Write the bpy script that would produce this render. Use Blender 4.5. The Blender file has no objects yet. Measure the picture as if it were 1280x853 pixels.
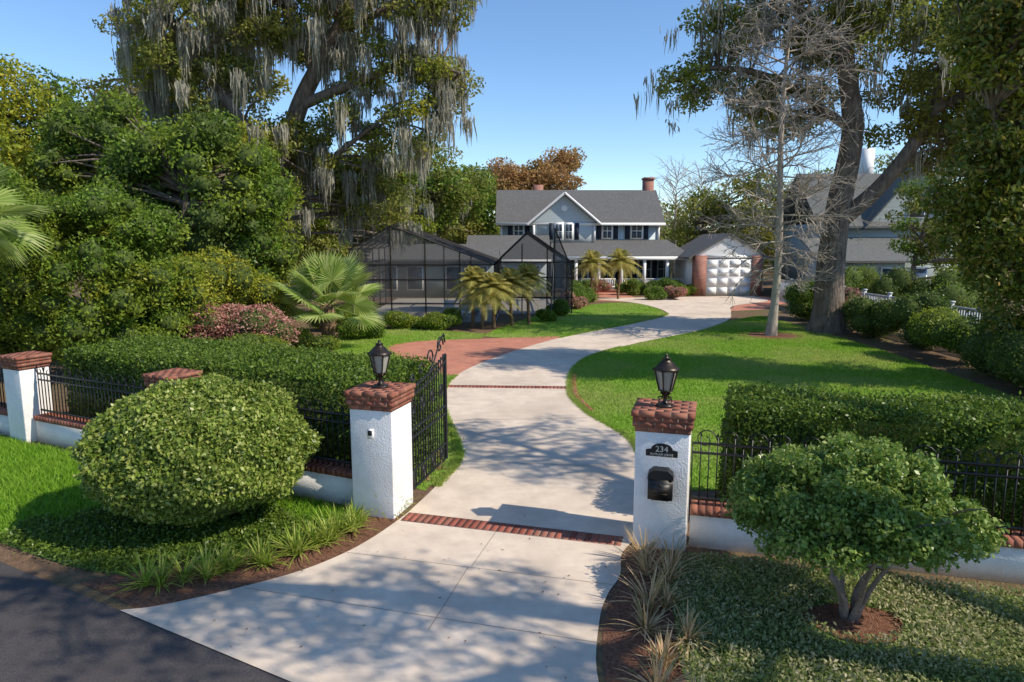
import bpy, math
import numpy as np
from mathutils import Vector, Matrix
rng=np.random.default_rng(7)
scn=bpy.context.scene
R=math.radians
# ---------------------------------------------------------------- builder
class B:
    def __init__(s): s.v=[];s.l=[];s.s=[];s.m=[];s.n=0
    def add(s,V,F,mi=0):
        V=np.asarray(V,float).reshape(-1,3);F=np.asarray(F,int)
        s.v.append(V);s.l.append((F+s.n).ravel());s.s.append(np.full(len(F),F.shape[1]));s.m.append(np.full(len(F),mi));s.n+=len(V)
    def quads(s,Q,mi=0):
        Q=np.asarray(Q,float).reshape(-1,4,3);n=len(Q)
        if n: s.add(Q.reshape(-1,3),np.arange(4*n).reshape(n,4),mi)
    def tris(s,Q,mi=0):
        Q=np.asarray(Q,float).reshape(-1,3,3);n=len(Q)
        if n: s.add(Q.reshape(-1,3),np.arange(3*n).reshape(n,3),mi)
    def box(s,c,d,rot=0,mi=0):
        x,y,z=[q/2 for q in d]
        V=np.array([(i*x,j*y,k*z) for i in(-1,1) for j in(-1,1) for k in(-1,1)],float)
        ca,sa=math.cos(rot),math.sin(rot)
        V=np.stack([V[:,0]*ca-V[:,1]*sa,V[:,0]*sa+V[:,1]*ca,V[:,2]],1)+np.array(c)
        s.add(V,[(0,1,3,2),(4,6,7,5),(0,4,5,1),(2,3,7,6),(0,2,6,4),(1,5,7,3)],mi)
    def tube(s,P,r,seg=6,mi=0,cap=True):
        P=np.asarray(P,float);n=len(P)
        r=np.full(n,r) if np.isscalar(r) else np.asarray(r,float)
        T=np.gradient(P,axis=0);T/=np.linalg.norm(T,axis=1)[:,None]+1e-9
        up=np.array([0,0,1.]) if abs(T[0][2])<.8 else np.array([1.,0,0])
        A=np.cross(T,up);A/=np.linalg.norm(A,axis=1)[:,None]+1e-9
        C=np.cross(T,A)
        a=np.arange(seg)*2*math.pi/seg+math.pi/4
        V=P[:,None]+r[:,None,None]*(np.cos(a)[None,:,None]*A[:,None]+np.sin(a)[None,:,None]*C[:,None])
        i=np.arange(n-1)[:,None]*seg;j=np.arange(seg)[None]
        j2=(j+1)%seg
        F=np.stack([i+j,i+j2,i+seg+j2,i+seg+j],-1).reshape(-1,4)
        s.add(V.reshape(-1,3),F,mi)
        if cap:
            s.add(V[0],[list(range(seg))],mi);s.add(V[-1],[list(range(seg))[::-1]],mi)
    def lathe(s,prof,c,seg=16,mi=0,rot=0):
        a=np.arange(seg)*2*math.pi/seg+rot;c=np.array(c,float)
        V=np.array([[(r*math.cos(t),r*math.sin(t),z) for t in a] for r,z in prof])+c
        n=len(prof);i=np.arange(n-1)[:,None]*seg;j=np.arange(seg)[None];j2=(j+1)%seg
        s.add(V.reshape(-1,3),np.stack([i+j,i+j2,i+seg+j2,i+seg+j],-1).reshape(-1,4),mi)
    def slab(s,p,th,mi=0):
        p=np.array(p,float);q=p-np.array([0,0,th]);n=len(p)
        s.add(p,[list(range(n))],mi);s.add(q,[list(range(n))[::-1]],mi)
        for i in range(n):
            j=(i+1)%n;s.add([p[i],q[i],q[j],p[j]],[(0,1,2,3)],mi)
    def poly(s,p,mi=0):
        s.add(p,[list(range(len(p)))],mi)
    def build(s,name,mats,parent=None,smooth=False,loc=None):
        me=bpy.data.meshes.new(name)
        V=np.concatenate(s.v);L=np.concatenate(s.l);S=np.concatenate(s.s);M=np.concatenate(s.m)
        me.vertices.add(len(V));me.vertices.foreach_set("co",V.astype(np.float32).ravel())
        me.loops.add(len(L));me.loops.foreach_set("vertex_index",L.astype(np.int32))
        me.polygons.add(len(S));st=np.concatenate([[0],np.cumsum(S)[:-1]]).astype(np.int32)
        me.polygons.foreach_set("loop_start",st)
        for m in mats: me.materials.append(m)
        me.polygons.foreach_set("material_index",M.astype(np.int32))
        if smooth: me.polygons.foreach_set("use_smooth",np.ones(len(S),bool))
        me.update(calc_edges=True)
        ob=bpy.data.objects.new(name,me);scn.collection.objects.link(ob)
        if parent is not None:
            ob.parent=parent;ob.matrix_parent_inverse=Matrix.Translation(parent.location).inverted()
        return ob
def group(name,loc):
    e=bpy.data.objects.new(name,None);e.location=loc;e.empty_display_size=.3
    scn.collection.objects.link(e);return e
# ---------------------------------------------------------------- materials
def base(name):
    m=bpy.data.materials.new(name);m.use_nodes=True;nt=m.node_tree
    return m,nt,nt.nodes["Principled BSDF"]
def mat(name,c,c2=None,sc=5,rough=.8,bump=0,bsc=30,metal=0,c3=None,sc3=.6,f3=.6,stretch=None,c4=None,sc4=.2,f4=.5):
    m,nt,p=base(name);N=nt.nodes;Lk=nt.links
    p.inputs["Roughness"].default_value=rough;p.inputs["Metallic"].default_value=metal
    if rough>.5:p.inputs["Specular IOR Level"].default_value=.25
    tc=N.new("ShaderNodeTexCoord");src=tc.outputs["Object"]
    if stretch:
        mp=N.new("ShaderNodeMapping");mp.inputs["Scale"].default_value=stretch;Lk.new(src,mp.inputs[0]);src=mp.outputs[0]
    if c2 is None: p.inputs["Base Color"].default_value=(*c,1)
    else:
        n=N.new("ShaderNodeTexNoise");n.inputs["Scale"].default_value=sc;n.inputs["Detail"].default_value=8;n.inputs["Roughness"].default_value=.65
        Lk.new(src,n.inputs["Vector"])
        r=N.new("ShaderNodeValToRGB");r.color_ramp.elements[0].position=.32;r.color_ramp.elements[1].position=.68
        r.color_ramp.elements[0].color=(*c,1);r.color_ramp.elements[1].color=(*c2,1);Lk.new(n.outputs["Fac"],r.inputs[0]);out=r.outputs[0]
        for cc,ss,ff in((c3,sc3,f3),(c4,sc4,f4)):
            if not cc: continue
            n2=N.new("ShaderNodeTexNoise");n2.inputs["Scale"].default_value=ss;n2.inputs["Detail"].default_value=5;Lk.new(src,n2.inputs["Vector"])
            r2=N.new("ShaderNodeMapRange");r2.inputs[1].default_value=.45;r2.inputs[2].default_value=.7;r2.inputs[4].default_value=ff;Lk.new(n2.outputs["Fac"],r2.inputs[0])
            mx=N.new("ShaderNodeMixRGB");Lk.new(r2.outputs[0],mx.inputs[0]);Lk.new(out,mx.inputs[1]);mx.inputs[2].default_value=(*cc,1);out=mx.outputs[0]
        Lk.new(out,p.inputs["Base Color"])
    if bump:
        n=N.new("ShaderNodeTexNoise");n.inputs["Scale"].default_value=bsc;n.inputs["Detail"].default_value=6;Lk.new(src,n.inputs["Vector"])
        bp=N.new("ShaderNodeBump");bp.inputs["Strength"].default_value=bump;bp.inputs["Distance"].default_value=.05;Lk.new(n.outputs["Fac"],bp.inputs["Height"]);Lk.new(bp.outputs[0],p.inputs["Normal"])
    return m
def island(name,cols,rough=.6,trans=0,nsc=.35,c3=None,f3=.7,spec=.3,k=1.0):
    m,nt,p=base(name);N=nt.nodes;Lk=nt.links
    g=N.new("ShaderNodeNewGeometry");r=N.new("ShaderNodeValToRGB");cr=r.color_ramp
    while len(cr.elements)<len(cols): cr.elements.new(.5)
    for i,c in enumerate(cols):
        cr.elements[i].position=i/(len(cols)-1);cr.elements[i].color=(*[min(.9,q*k) for q in c],1)
    Lk.new(g.outputs["Random Per Island"],r.inputs[0]);out=r.outputs[0]
    if c3:
        tc=N.new("ShaderNodeTexCoord");n2=N.new("ShaderNodeTexNoise");n2.inputs["Scale"].default_value=nsc;n2.inputs["Detail"].default_value=3;Lk.new(tc.outputs["Object"],n2.inputs["Vector"])
        r2=N.new("ShaderNodeMapRange");r2.inputs[1].default_value=.42;r2.inputs[2].default_value=.65;r2.inputs[4].default_value=f3;Lk.new(n2.outputs["Fac"],r2.inputs[0])
        mx=N.new("ShaderNodeMixRGB");Lk.new(r2.outputs[0],mx.inputs[0]);Lk.new(out,mx.inputs[1]);mx.inputs[2].default_value=(*[q*k for q in c3],1);out=mx.outputs[0]
    Lk.new(out,p.inputs["Base Color"]);p.inputs["Roughness"].default_value=rough;p.inputs["Specular IOR Level"].default_value=spec
    if trans:
        t=N.new("ShaderNodeBsdfTranslucent");Lk.new(out,t.inputs[0]);ms=N.new("ShaderNodeMixShader");ms.inputs[0].default_value=trans
        Lk.new(p.outputs[0],ms.inputs[1]);Lk.new(t.outputs[0],ms.inputs[2]);Lk.new(ms.outputs[0],N["Material Output"].inputs[0])
    return m
def brickmat(name,c1,c2,mortar,scale,w=.22,h=.075,plane='xy'):
    m,nt,p=base(name);N=nt.nodes;Lk=nt.links
    tc=N.new("ShaderNodeTexCoord");mp=N.new("ShaderNodeMapping");Lk.new(tc.outputs["Object"],mp.inputs[0])
    if plane=='xz': mp.inputs["Rotation"].default_value=(R(-90),0,0)
    if plane=='xy': mp.inputs["Rotation"].default_value=(0,0,R(38))
    b=N.new("ShaderNodeTexBrick");b.inputs["Scale"].default_value=scale;b.inputs["Brick Width"].default_value=w;b.inputs["Row Height"].default_value=h;b.inputs["Mortar Size"].default_value=.006
    b.inputs["Color1"].default_value=(*c1,1);b.inputs["Color2"].default_value=(*c2,1);b.inputs["Mortar"].default_value=(*mortar,1)
    Lk.new(mp.outputs[0],b.inputs["Vector"]);
    n=N.new("ShaderNodeTexNoise");n.inputs["Scale"].default_value=1.3;n.inputs["Detail"].default_value=8;Lk.new(tc.outputs["Object"],n.inputs["Vector"])
    mr=N.new("ShaderNodeMapRange");mr.inputs[3].default_value=.65;mr.inputs[4].default_value=1.3;Lk.new(n.outputs["Fac"],mr.inputs[0])
    mx=N.new("ShaderNodeMixRGB");mx.blend_type='MULTIPLY';mx.inputs[0].default_value=1;Lk.new(b.outputs["Color"],mx.inputs[1]);Lk.new(mr.outputs[0],mx.inputs[2])
    Lk.new(mx.outputs[0],p.inputs["Base Color"]);p.inputs["Roughness"].default_value=.85
    return m
M={}
M['ground']=mat("ground_leaf_litter",(.12,.072,.042),(.24,.15,.09),6,.95,.8,25,c3=(.11,.13,.04),sc3=.25,f3=.7)
M['mulch']=mat("mulch",(.12,.045,.027),(.36,.18,.105),22,.95,1,60)
M['lawn']=mat("lawn_turf",(.14,.27,.02),(.23,.38,.04),9,.9,.6,60,c3=(.30,.36,.09),sc3=.5,f3=.6)
M['grassbase']=mat("grass_soil",(.08,.14,.025),(.14,.20,.05),12,.95,.6,40)
M['concrete']=mat("driveway_concrete",(.68,.55,.43),(.82,.68,.54),3,.9,.3,120,c3=(.56,.45,.35),sc3=.45,f3=.75,c4=(.47,.385,.31),sc4=1.6,f4=.4)
M['joint']=mat("joint",(.34,.27,.21))
M['asphalt']=mat("asphalt",(.06,.052,.052),(.135,.118,.115),45,.9,.6,150,c3=(.105,.09,.087),sc3=.8,c4=(.065,.057,.055),sc4=3,f4=.5)
M['brickpave']=brickmat("brick_paving",(.50,.165,.095),(.60,.24,.15),(.34,.21,.15),1)
M['brick']=island("brick",[(.20,.055,.035),(.30,.085,.055),(.38,.13,.085),(.26,.11,.075)],.85)
M['brick_o']=island("brick_tan",[(.22,.07,.045),(.30,.105,.065),(.36,.15,.095),(.18,.065,.045)],.85)
M['mortar']=mat("mortar",(.26,.20,.16),(.36,.29,.24),30)
M['housebrick']=brickmat("house_brick",(.28,.09,.06),(.40,.15,.10),(.4,.34,.3),1,plane='xz')
M['stucco']=mat("white_stucco",(.80,.77,.75),(.90,.87,.85),7,.9,.28,45,c3=(.66,.63,.60),sc3=1.4,f3=.6)
M['iron']=mat("black_iron",(.012,.012,.013),rough=.45)
M['bronze']=mat("lantern_bronze",(.03,.022,.018),(.06,.045,.035),20,.4,metal=.6)
M['glass']=mat("lantern_glass",(.35,.33,.28),rough=.12)
M['brass']=mat("plaque_letters",(.6,.58,.5),rough=.4)
M['white']=mat("white_paint",(.90,.89,.87),(.84,.83,.81),3,.6)
M['siding']=mat("blue_grey_siding",(.47,.53,.55),(.55,.61,.63),1.5,.8,.3,1,stretch=(.05,.05,7))
M['siding2']=mat("grey_blue_siding",(.33,.37,.36),(.41,.45,.43),1.5,.8,.3,1,stretch=(.05,.05,7))
M['roof']=mat("asphalt_shingle",(.07,.068,.068),(.21,.205,.20),9,.95,.4,20,c3=(.13,.125,.12),sc3=.7,stretch=(1,1,2.5))
M['roof2']=mat("grey_shingle",(.09,.095,.09),(.20,.20,.19),9,.95,.4,20,stretch=(1,1,2.5))
M['shutter']=mat("navy_shutter",(.02,.03,.05),rough=.6)
M['win']=mat("window_glass",(.035,.05,.065),(.10,.12,.14),1.2,.08)
M['bark']=mat("bark",(.085,.063,.048),(.27,.215,.17),6,.95,1,14,stretch=(1,1,.25))
M['barkpale']=mat("pale_bark",(.31,.26,.21),(.50,.43,.36),8,.9,.6,20,stretch=(1,1,.3))
M['twig']=mat("shrub_bark",(.18,.13,.10),(.34,.26,.2),14,.9,.6,30)
M['palmtrunk']=mat("palm_trunk",(.10,.06,.035),(.30,.19,.11),12,.95,1,20)
M['fencewood']=mat("fence_paint",(.55,.56,.57),(.7,.71,.71),4,.8)
M['pool']=mat("pool_water",(.03,.18,.22),rough=.05)
M['deck']=mat("pool_deck",(.45,.41,.35),(.55,.5,.44),4,.85)
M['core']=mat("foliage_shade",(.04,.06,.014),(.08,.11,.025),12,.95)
L=lambda *a,**k: island(*a,**k)
M['oak']=L("oak_leaves",[(.055,.07,.012),(.115,.13,.025),(.18,.19,.04)],.55,.45,.25,(.21,.18,.035),.6,k=1.9)
M['green']=L("dense_green_leaves",[(.04,.075,.010),(.08,.14,.014),(.145,.205,.025)],.5,.42,.3,(.19,.21,.018),.75,k=1.75)
M['dkgreen']=L("dark_green_leaves",[(.03,.055,.012),(.06,.098,.018),(.11,.155,.03)],.4,.35,.5,(.10,.12,.02),.6,k=1.6)
M['yellow']=L("yellow_green_leaves",[(.16,.18,.015),(.28,.28,.025),(.38,.33,.03)],.5,.4,.6,(.16,.22,.02),.6,k=1.35)
M['red']=L("bronze_red_leaves",[(.24,.075,.06),(.42,.17,.15),(.50,.28,.23),(.18,.16,.05)],.6,.35,k=1.35)
M['autumn']=L("autumn_leaves",[(.18,.10,.04),(.35,.19,.07),(.42,.27,.11)],.6,.4,.3,(.22,.18,.05),.6,k=1.4)
M['hedge']=L("hedge_leaves",[(.03,.058,.008),(.07,.115,.014),(.135,.19,.025)],.4,.35,1.2,(.10,.14,.02),.5,k=1.65)
M['topiary']=L("topiary_leaves",[(.055,.09,.012),(.12,.175,.022),(.22,.27,.05),(.33,.33,.10)],.35,.35,1.5,(.11,.145,.025),.5,k=1.55)
M['shrubtree']=L("bright_shrub_leaves",[(.05,.095,.014),(.11,.175,.028),(.20,.27,.06),(.27,.30,.09)],.3,.35,1.5,(.09,.14,.022),.5,k=1.55)
M['mag']=L("magnolia_leaves",[(.03,.055,.008),(.075,.10,.015),(.14,.145,.02),(.28,.18,.05)],.3,.3,.5,(.09,.11,.015),.6,k=1.65)
M['moss']=L("spanish_moss",[(.24,.225,.165),(.38,.36,.28),(.52,.49,.39)],.9,.42)
M['grass']=L("grass_blades",[(.11,.24,.010),(.18,.36,.018),(.30,.48,.05)],.6,.45,.7,(.26,.40,.04),.5,k=1.15)
M['lawnblade']=L("lawn_blades",[(.14,.28,.015),(.22,.39,.03),(.33,.47,.07)],.6,.45,.3,(.42,.42,.13),.8,k=1.15)
M['cover']=L("groundcover_leaves",[(.10,.14,.03),(.21,.23,.08),(.34,.32,.17),(.42,.36,.22)],.6,.35,.9,(.18,.22,.05),.6,k=1.45)
M['liri']=L("liriope_blades",[(.18,.28,.03),(.30,.38,.05),(.50,.48,.13)],.5,.42,k=1.15)
M['dry']=L("dry_grass_blades",[(.20,.19,.06),(.50,.35,.18),(.66,.46,.28)],.6,.35,k=1.2)
M['fan']=L("fan_palm_leaves",[(.19,.28,.05),(.32,.41,.10),(.46,.49,.20)],.4,.45,k=1.15)
M['date']=L("date_palm_fronds",[(.22,.26,.05),(.40,.36,.09),(.58,.44,.16)],.5,.45,k=1.1)
M['litter']=L("fallen_leaves",[(.14,.07,.03),(.25,.15,.08),(.30,.2,.1)],.8)
m,nt,p=base("pool_screen_mesh");p.inputs["Base Color"].default_value=(.10,.10,.105,1);p.inputs["Roughness"].default_value=.9
t=nt.nodes.new("ShaderNodeBsdfTransparent");ms=nt.nodes.new("ShaderNodeMixShader");ms.inputs[0].default_value=.34
nt.links.new(t.outputs[0],ms.inputs[1]);nt.links.new(p.outputs[0],ms.inputs[2]);nt.links.new(ms.outputs[0],nt.nodes["Material Output"].inputs[0]);M['screen']=m
# ---------------------------------------------------------------- helpers
def unit(n):
    d=rng.normal(size=(n,3));return d/np.linalg.norm(d,axis=1)[:,None]
def leaves(b,P,N,size,asp=.5,mi=0,w=.6):
    n=len(P)
    if n==0:return
    nn=N*w+unit(n);nn/=np.linalg.norm(nn,axis=1)[:,None]+1e-9
    t=np.cross(nn,unit(n));t/=np.linalg.norm(t,axis=1)[:,None]+1e-9
    s=np.cross(nn,t);L_=size*rng.uniform(.6,1.3,n)[:,None]
    b.quads(np.stack([P-t*L_/2,P+s*L_*asp/2,P+t*L_/2,P-s*L_*asp/2],1),mi)
def ball(b,c,r,n,size,mi=0,shell=.55,asp=.5,w=.6):
    d=unit(n);rad=shell+(1-shell)*rng.random(n)**.6
    rad=rad+rng.normal(size=n)*.06
    c=np.array(c);r=np.array(r)*np.ones(3)
    leaves(b,c+d*rad[:,None]*r,d,size,asp,mi,w)
def ico(b,c,r,mi,amp=.1,seg=16,rings=10):
    c=np.array(c,float);r=np.array(r)*np.ones(3);V=[];ph=rng.uniform(0,6,4)
    for i in range(rings+1):
        th=math.pi*i/rings
        for j in range(seg):
            a=2*math.pi*j/seg
            k=1+amp*(math.sin(3*a+ph[0]+2*th)+math.sin(5*th+ph[1]+a*2))*.5
            V.append(c+r*k*np.array([math.sin(th)*math.cos(a),math.sin(th)*math.sin(a),math.cos(th)]))
    i=np.arange(rings)[:,None]*seg;j=np.arange(seg)[None];j2=(j+1)%seg
    b.add(V,np.stack([i+j,i+seg+j,i+seg+j2,i+j2],-1).reshape(-1,4),mi)
def moss(b,P,n,lmin,lmax,w,mi):
    P=np.asarray(P);idx=rng.integers(0,len(P),n);cl=rng.uniform(.35,1,len(P))
    off=rng.normal(size=(n,3))*np.array([.2,.2,.12])
    p=P[idx]+off;Ln=(lmin+(lmax-lmin)*rng.random(n))*cl[idx]*np.exp(-3*(off[:,0]**2+off[:,1]**2))
    a=rng.uniform(0,math.pi,n);s=np.stack([np.cos(a),np.sin(a),0*a],1)*(w*rng.uniform(.5,1.3,n))[:,None]
    prev=p;ws=[.6,1,.7,.08];Z=np.array([0,0,1.])
    for k in range(3):
        nx=prev-Z*(Ln/3)[:,None]+rng.normal(size=(n,3))*np.array([.05,.05,0])
        b.quads(np.stack([prev-s*ws[k],prev+s*ws[k],nx+s*ws[k+1],nx-s*ws[k+1]],1),mi);prev=nx
def curve(P,k=6):
    P=np.asarray(P,float);Q=np.vstack([2*P[0]-P[1],P,2*P[-1]-P[-2]]);o=[]
    for i in range(1,len(Q)-2):
        for t in np.arange(k)/k:
            a,b_,c,d=Q[i-1:i+3];o.append(.5*(2*b_+(c-a)*t+(2*a-5*b_+4*c-d)*t*t+(3*b_-a-3*c+d)*t**3))
    o.append(P[-1]);return np.array(o)
def closed(P,k=5):
    P=np.asarray(P,float);n=len(P);o=[]
    for i in range(n):
        a,b_,c,d=P[(i-1)%n],P[i],P[(i+1)%n],P[(i+2)%n]
        for t in np.arange(k)/k:o.append(.5*(2*b_+(c-a)*t+(2*a-5*b_+4*c-d)*t*t+(3*b_-a-3*c+d)*t**3))
    return np.array(o)
def inpoly(p,poly):
    x,y=p[:,0],p[:,1];r=np.zeros(len(p),bool);j=len(poly)-1
    for i in range(len(poly)):
        xi,yi=poly[i];xj,yj=poly[j]
        with np.errstate(divide='ignore',invalid='ignore'):
            c=((yi>y)!=(yj>y))&(x<(xj-xi)*(y-yi)/(yj-yi+1e-12)+xi)
        r^=c;j=i
    return r
def scatter(poly,n):
    lo,hi=poly.min(0),poly.max(0);p=rng.uniform(lo,hi,(n,2));return p[inpoly(p,poly)]
def sheet(name,P,z,m):
    b=B();P=np.asarray(P);b.poly(np.column_stack([P,np.full(len(P),z)]));return b.build(name,[m])
def strip(name,Lf,Rt,z,m):
    b=B();a=np.column_stack([Lf,np.full(len(Lf),z)]);c=np.column_stack([Rt,np.full(len(Rt),z)])
    b.quads(np.stack([a[:-1],c[:-1],c[1:],a[1:]],1));return b.build(name,[m])
def blades(b,p2,h,w,mi=0,z=.01,lean=.5):
    n=len(p2);p=np.column_stack([p2,np.full(n,z)]);a=rng.uniform(0,6.28,n);s=np.stack([np.cos(a),np.sin(a),0*a],1)*w/2
    H=h*rng.uniform(.5,1.3,n);tip=p+np.column_stack([rng.normal(size=(n,2))*lean*h,H])
    b.tris(np.stack([p-s,p+s,tip],1),mi)
def tuft(b,c,n,ln,w,mi=0,droop=1.):
    for _ in range(n):
        a=rng.uniform(0,6.28);l=ln*rng.uniform(.6,1.2);e=rng.uniform(.45,1.4);d=np.array([math.cos(a),math.sin(a),0]);s=np.array([-d[1],d[0],0])*w/2
        P=[np.array(c)+d*.03]
        for k in range(1,5):
            u=k/4;P.append(np.array(c)+d*l*u*math.cos(e)+np.array([0,0,l*u*math.sin(e)-droop*l*.45*u*u*math.cos(e*.6)]))
        W=[1,1,.85,.6,.05]
        for k in range(4): b.quads([[P[k]-s*W[k],P[k]+s*W[k],P[k+1]+s*W[k+1],P[k+1]-s*W[k+1]]],mi)
# ---------------------------------------------------------------- camera, light, sky
cam=bpy.data.cameras.new("camera");co=bpy.data.objects.new("camera",cam);scn.collection.objects.link(co)
co.location=(0,0,4.4);co.rotation_euler=(R(90-8.4),0,0);cam.lens=24;cam.sensor_width=36;cam.clip_end=3000;cam.clip_start=.1;scn.camera=co
EL=R(42);AZ=np.array([.94,-.34]);AZ/=np.linalg.norm(AZ)
S=Vector((AZ[0]*math.cos(EL),AZ[1]*math.cos(EL),math.sin(EL)))
sl=bpy.data.lights.new("sun",'SUN');sl.energy=5.0;sl.angle=R(.5);sl.color=(1,.915,.77);so=bpy.data.objects.new("sun",sl);so.rotation_euler=(-S).to_track_quat('-Z','Y').to_euler();so.location=(30,-5,40);scn.collection.objects.link(so)
w=bpy.data.worlds.new("World");scn.world=w;w.use_nodes=True;nt=w.node_tree;sk=nt.nodes.new("ShaderNodeTexSky");sk.sky_type='NISHITA';sk.sun_disc=False;sk.sun_elevation=EL;sk.sun_rotation=math.atan2(AZ[0],AZ[1]);sk.ozone_density=3.2;sk.dust_density=.0;sk.air_density=1.0;sk.altitude=1000
hs=nt.nodes.new("ShaderNodeHueSaturation");hs.inputs["Saturation"].default_value=1.08
hs.inputs["Value"].default_value=1.3
nt.links.new(sk.outputs[0],hs.inputs["Color"]);nt.links.new(hs.outputs[0],nt.nodes["Background"].inputs[0]);nt.nodes["Background"].inputs[1].default_value=.15
scn.view_settings.view_transform='Standard';scn.view_settings.look='None';scn.view_settings.exposure=0
# ---------------------------------------------------------------- ground
b=B();g=800;b.quads([[(-g,-g,0),(g,-g,0),(g,g,0),(-g,g,0)]]);b.build("ground",[M['ground']])
sd=np.array([4.9,-2.6]);sd/=np.linalg.norm(sd);sn=np.array([-sd[1],sd[0]])*-1
e0=np.array([-2.17,6.29])-sd*60;e1=np.array([-2.17,6.29])+sd*40
strip("street",np.array([e0,e1]),np.array([e0+sn*8,e1+sn*8]),.004,M['asphalt'])
dl=curve([(-1.69,10.6),(-1.37,11.8),(-1.10,13.1),(-1.16,14.2),(-1.51,16),(-1.92,18.1),(-2.04,19.6),(-1.83,22),(-.61,25.5),(2.18,30.7),(6.4,36.1),(9.0,40),(9.57,43.2),(8.9,47.6),(7.5,50),(5,52)])
dr=curve([(1.80,9.55),(2.25,11.5),(2.6,13.0),(2.62,14.8),(2.03,16.8),(1.78,18.2),(1.69,19.6),(2.03,22.7),(3.08,25.9),(5.5,29.2),(9.3,33.4),(12.1,37.9),(13.6,42.2),(15,46),(18.8,50),(19.2,54.3)])
strip("driveway",dl,dr,.016,M['concrete'])
al=curve([(-1.69,10.6),(-1.86,10.15),(-2.1,9.6),(-2.4,9.1),(-2.85,8.6),(-3.5,8.15),(-4.25,7.74),(-4.7,7.62)])
ar=curve([(1.80,9.55),(1.55,9.1),(1.43,8.49),(1.2,8.0),(1.02,7.4),(.87,6.29),(1.1,5.2),(2.0,4.0)])
strip("driveway_apron",al,ar,.0165,M['concrete'])
b=B()
def jt(p,q,wd=.010,z=.0195):
    p=np.array(p,float);q=np.array(q,float);d=(q-p)/np.linalg.norm(q-p);n=np.array([-d[1],d[0]])*wd/2
    b.quads([[(*(p-n),z),(*(q-n),z),(*(q+n),z),(*(p+n),z)]])
jt((-2.35,9.15),(1.4,8.2));jt((-.2,10.0),(-.55,8.72));jt((-.6,8.68),(-.95,7.2));jt((-3.4,8.15),(.95,6.95))
for y0,y1,xa,xb in[(13.2,12.8,-1.05,2.55),(16.3,16.6,-1.55,2.05),(23.6,22.6,-1.3,1.95),(27,26,0.4,3.0)]: jt((xa,y0),(xb,y1),.014)
b.build("driveway_joints",[M['joint']])
def bricks_line(b,p,q,depth,bw,z0,z1,gap=.008,mi=0,rows=1):
    p=np.array(p,float);q=np.array(q,float);Ln=np.linalg.norm(q-p);d=(q-p)/Ln;n=np.array([-d[1],d[0]]);a=math.atan2(d[1],d[0]);k=max(1,int(Ln/bw));bw=Ln/k
    for r in range(rows):
        for i in range(k):
            c=p+d*(i+.5)*bw+n*((r+.5)/rows-.5)*depth
            b.box((*c,(z0+z1)/2+rng.normal()*.0006),(bw-gap,depth/rows-gap,z1-z0),a,mi)
b=B();bricks_line(b,(-1.72,10.42),(1.62,9.5),.32,.11,.004,.0225,mi=0,rows=1,gap=.010);b.box((-.05,9.96,.011),(3.46,.34,.018),math.atan2(-.92,3.34),1);b.build("brick_threshold_band",[M['brick'],M['mortar']])
b=B();bricks_line(b,(-1.98,20.3),(1.68,20.1),.34,.11,.004,.0225,mi=0,rows=1)
for i in range(26,41): bricks_line(b,dr[i]+np.array([.12,0]),dr[i+1]+np.array([.12,0]),.22,.11,.004,.028)
b.build("brick_edging",[M['brick']])
sheet("brick_parking_pad",closed([(-1.83,22),(-.61,25.5),(2.4,30.9),(.5,30.9),(-1.43,30.4),(-4.2,29.6),(-5.1,27.8),(-3.5,24)],4),.012,M['brickpave'])
sheet("brick_court",[(13.5,42.5),(16,43.5),(20,49),(20,54.3),(18.8,53),(15.5,47)],.010,M['brickpave'])
sheet("brick_walk",[(4,50.5),(8.6,49),(9.5,52.5),(9.5,58),(5,58)],.010,M['brickpave'])
LR=np.vstack([dr[8:66]+np.array([.05,0]),[(14.6,40),(15,34.5),(14.9,27),(14.2,18.6),(13,14),(12,11.6),(3,11.6)]])
sheet("lawn",LR,.008,M['lawn'])
LL=np.vstack([dl[5:43]-np.array([.12,0]),[(-3.5,24),(-5.1,27.8),(-4.2,29.7),(-1.4,30.6),(-1.2,32),(-5,34),(-8.2,33),(-7.6,28),(-6.3,25),(-5,19),(-4,14.5),(-2.2,12)]])
sheet("lawn",LL,.006,M['lawn'])
LU=closed([(2.18,30.9),(6.3,36.2),(8.9,40),(9.45,43.2),(8.8,47.6),(6.7,47.9),(3.2,43.5),(0.3,37),(-1.1,32.5),(-1.0,31)],3)
sheet("lawn",LU,.0085,M['lawn'])
b=B()
for P,n in((LR,200000),(LL,45000),(LU,35000)):
    q=scatter(P,n);q=q[np.hypot(q[:,0]-12.1,(q[:,1]-31.5))>1.1];blades(b,q,.06,.03,0,.01,.5)
for C,lo,hi in((dr,10,52),(dl,6,42),(dl,54,68)):
    t=rng.uniform(lo,hi,9000);i=t.astype(int);q=C[i]+(C[i+1]-C[i])*(t-i)[:,None]+rng.normal(size=(9000,2))*.045;blades(b,q,.06,.02,0,.012,.6)
b.build("lawn_grass",[M['lawnblade']])
sheet("tree_mulch_ring",[(12.1+1.5*math.cos(t)*(1+.1*math.sin(3*t)),31.5+1.4*math.sin(t)) for t in np.arange(24)*2*math.pi/24],.0125,M['mulch'])
VG=closed([(-2.55,10.6),(-2.8,9.75),(-3.5,9.2),(-4.6,8.75),(-5.6,8.6),(-8,9.75),(-13,12.5),(-18,15.2),(-17,17.6),(-10.6,14.4),(-6.3,12.4)],4)
sheet("grass_verge",VG,.008,M['grassbase'])
MB=np.vstack([al[2:40],[(-5.6,8.3),(-4.6,8.9),(-3.5,9.3),(-2.4,10.4)]]);sheet("mulch_bed",MB,.006,M['mulch'])
b=B();q=scatter(VG,170000)
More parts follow.
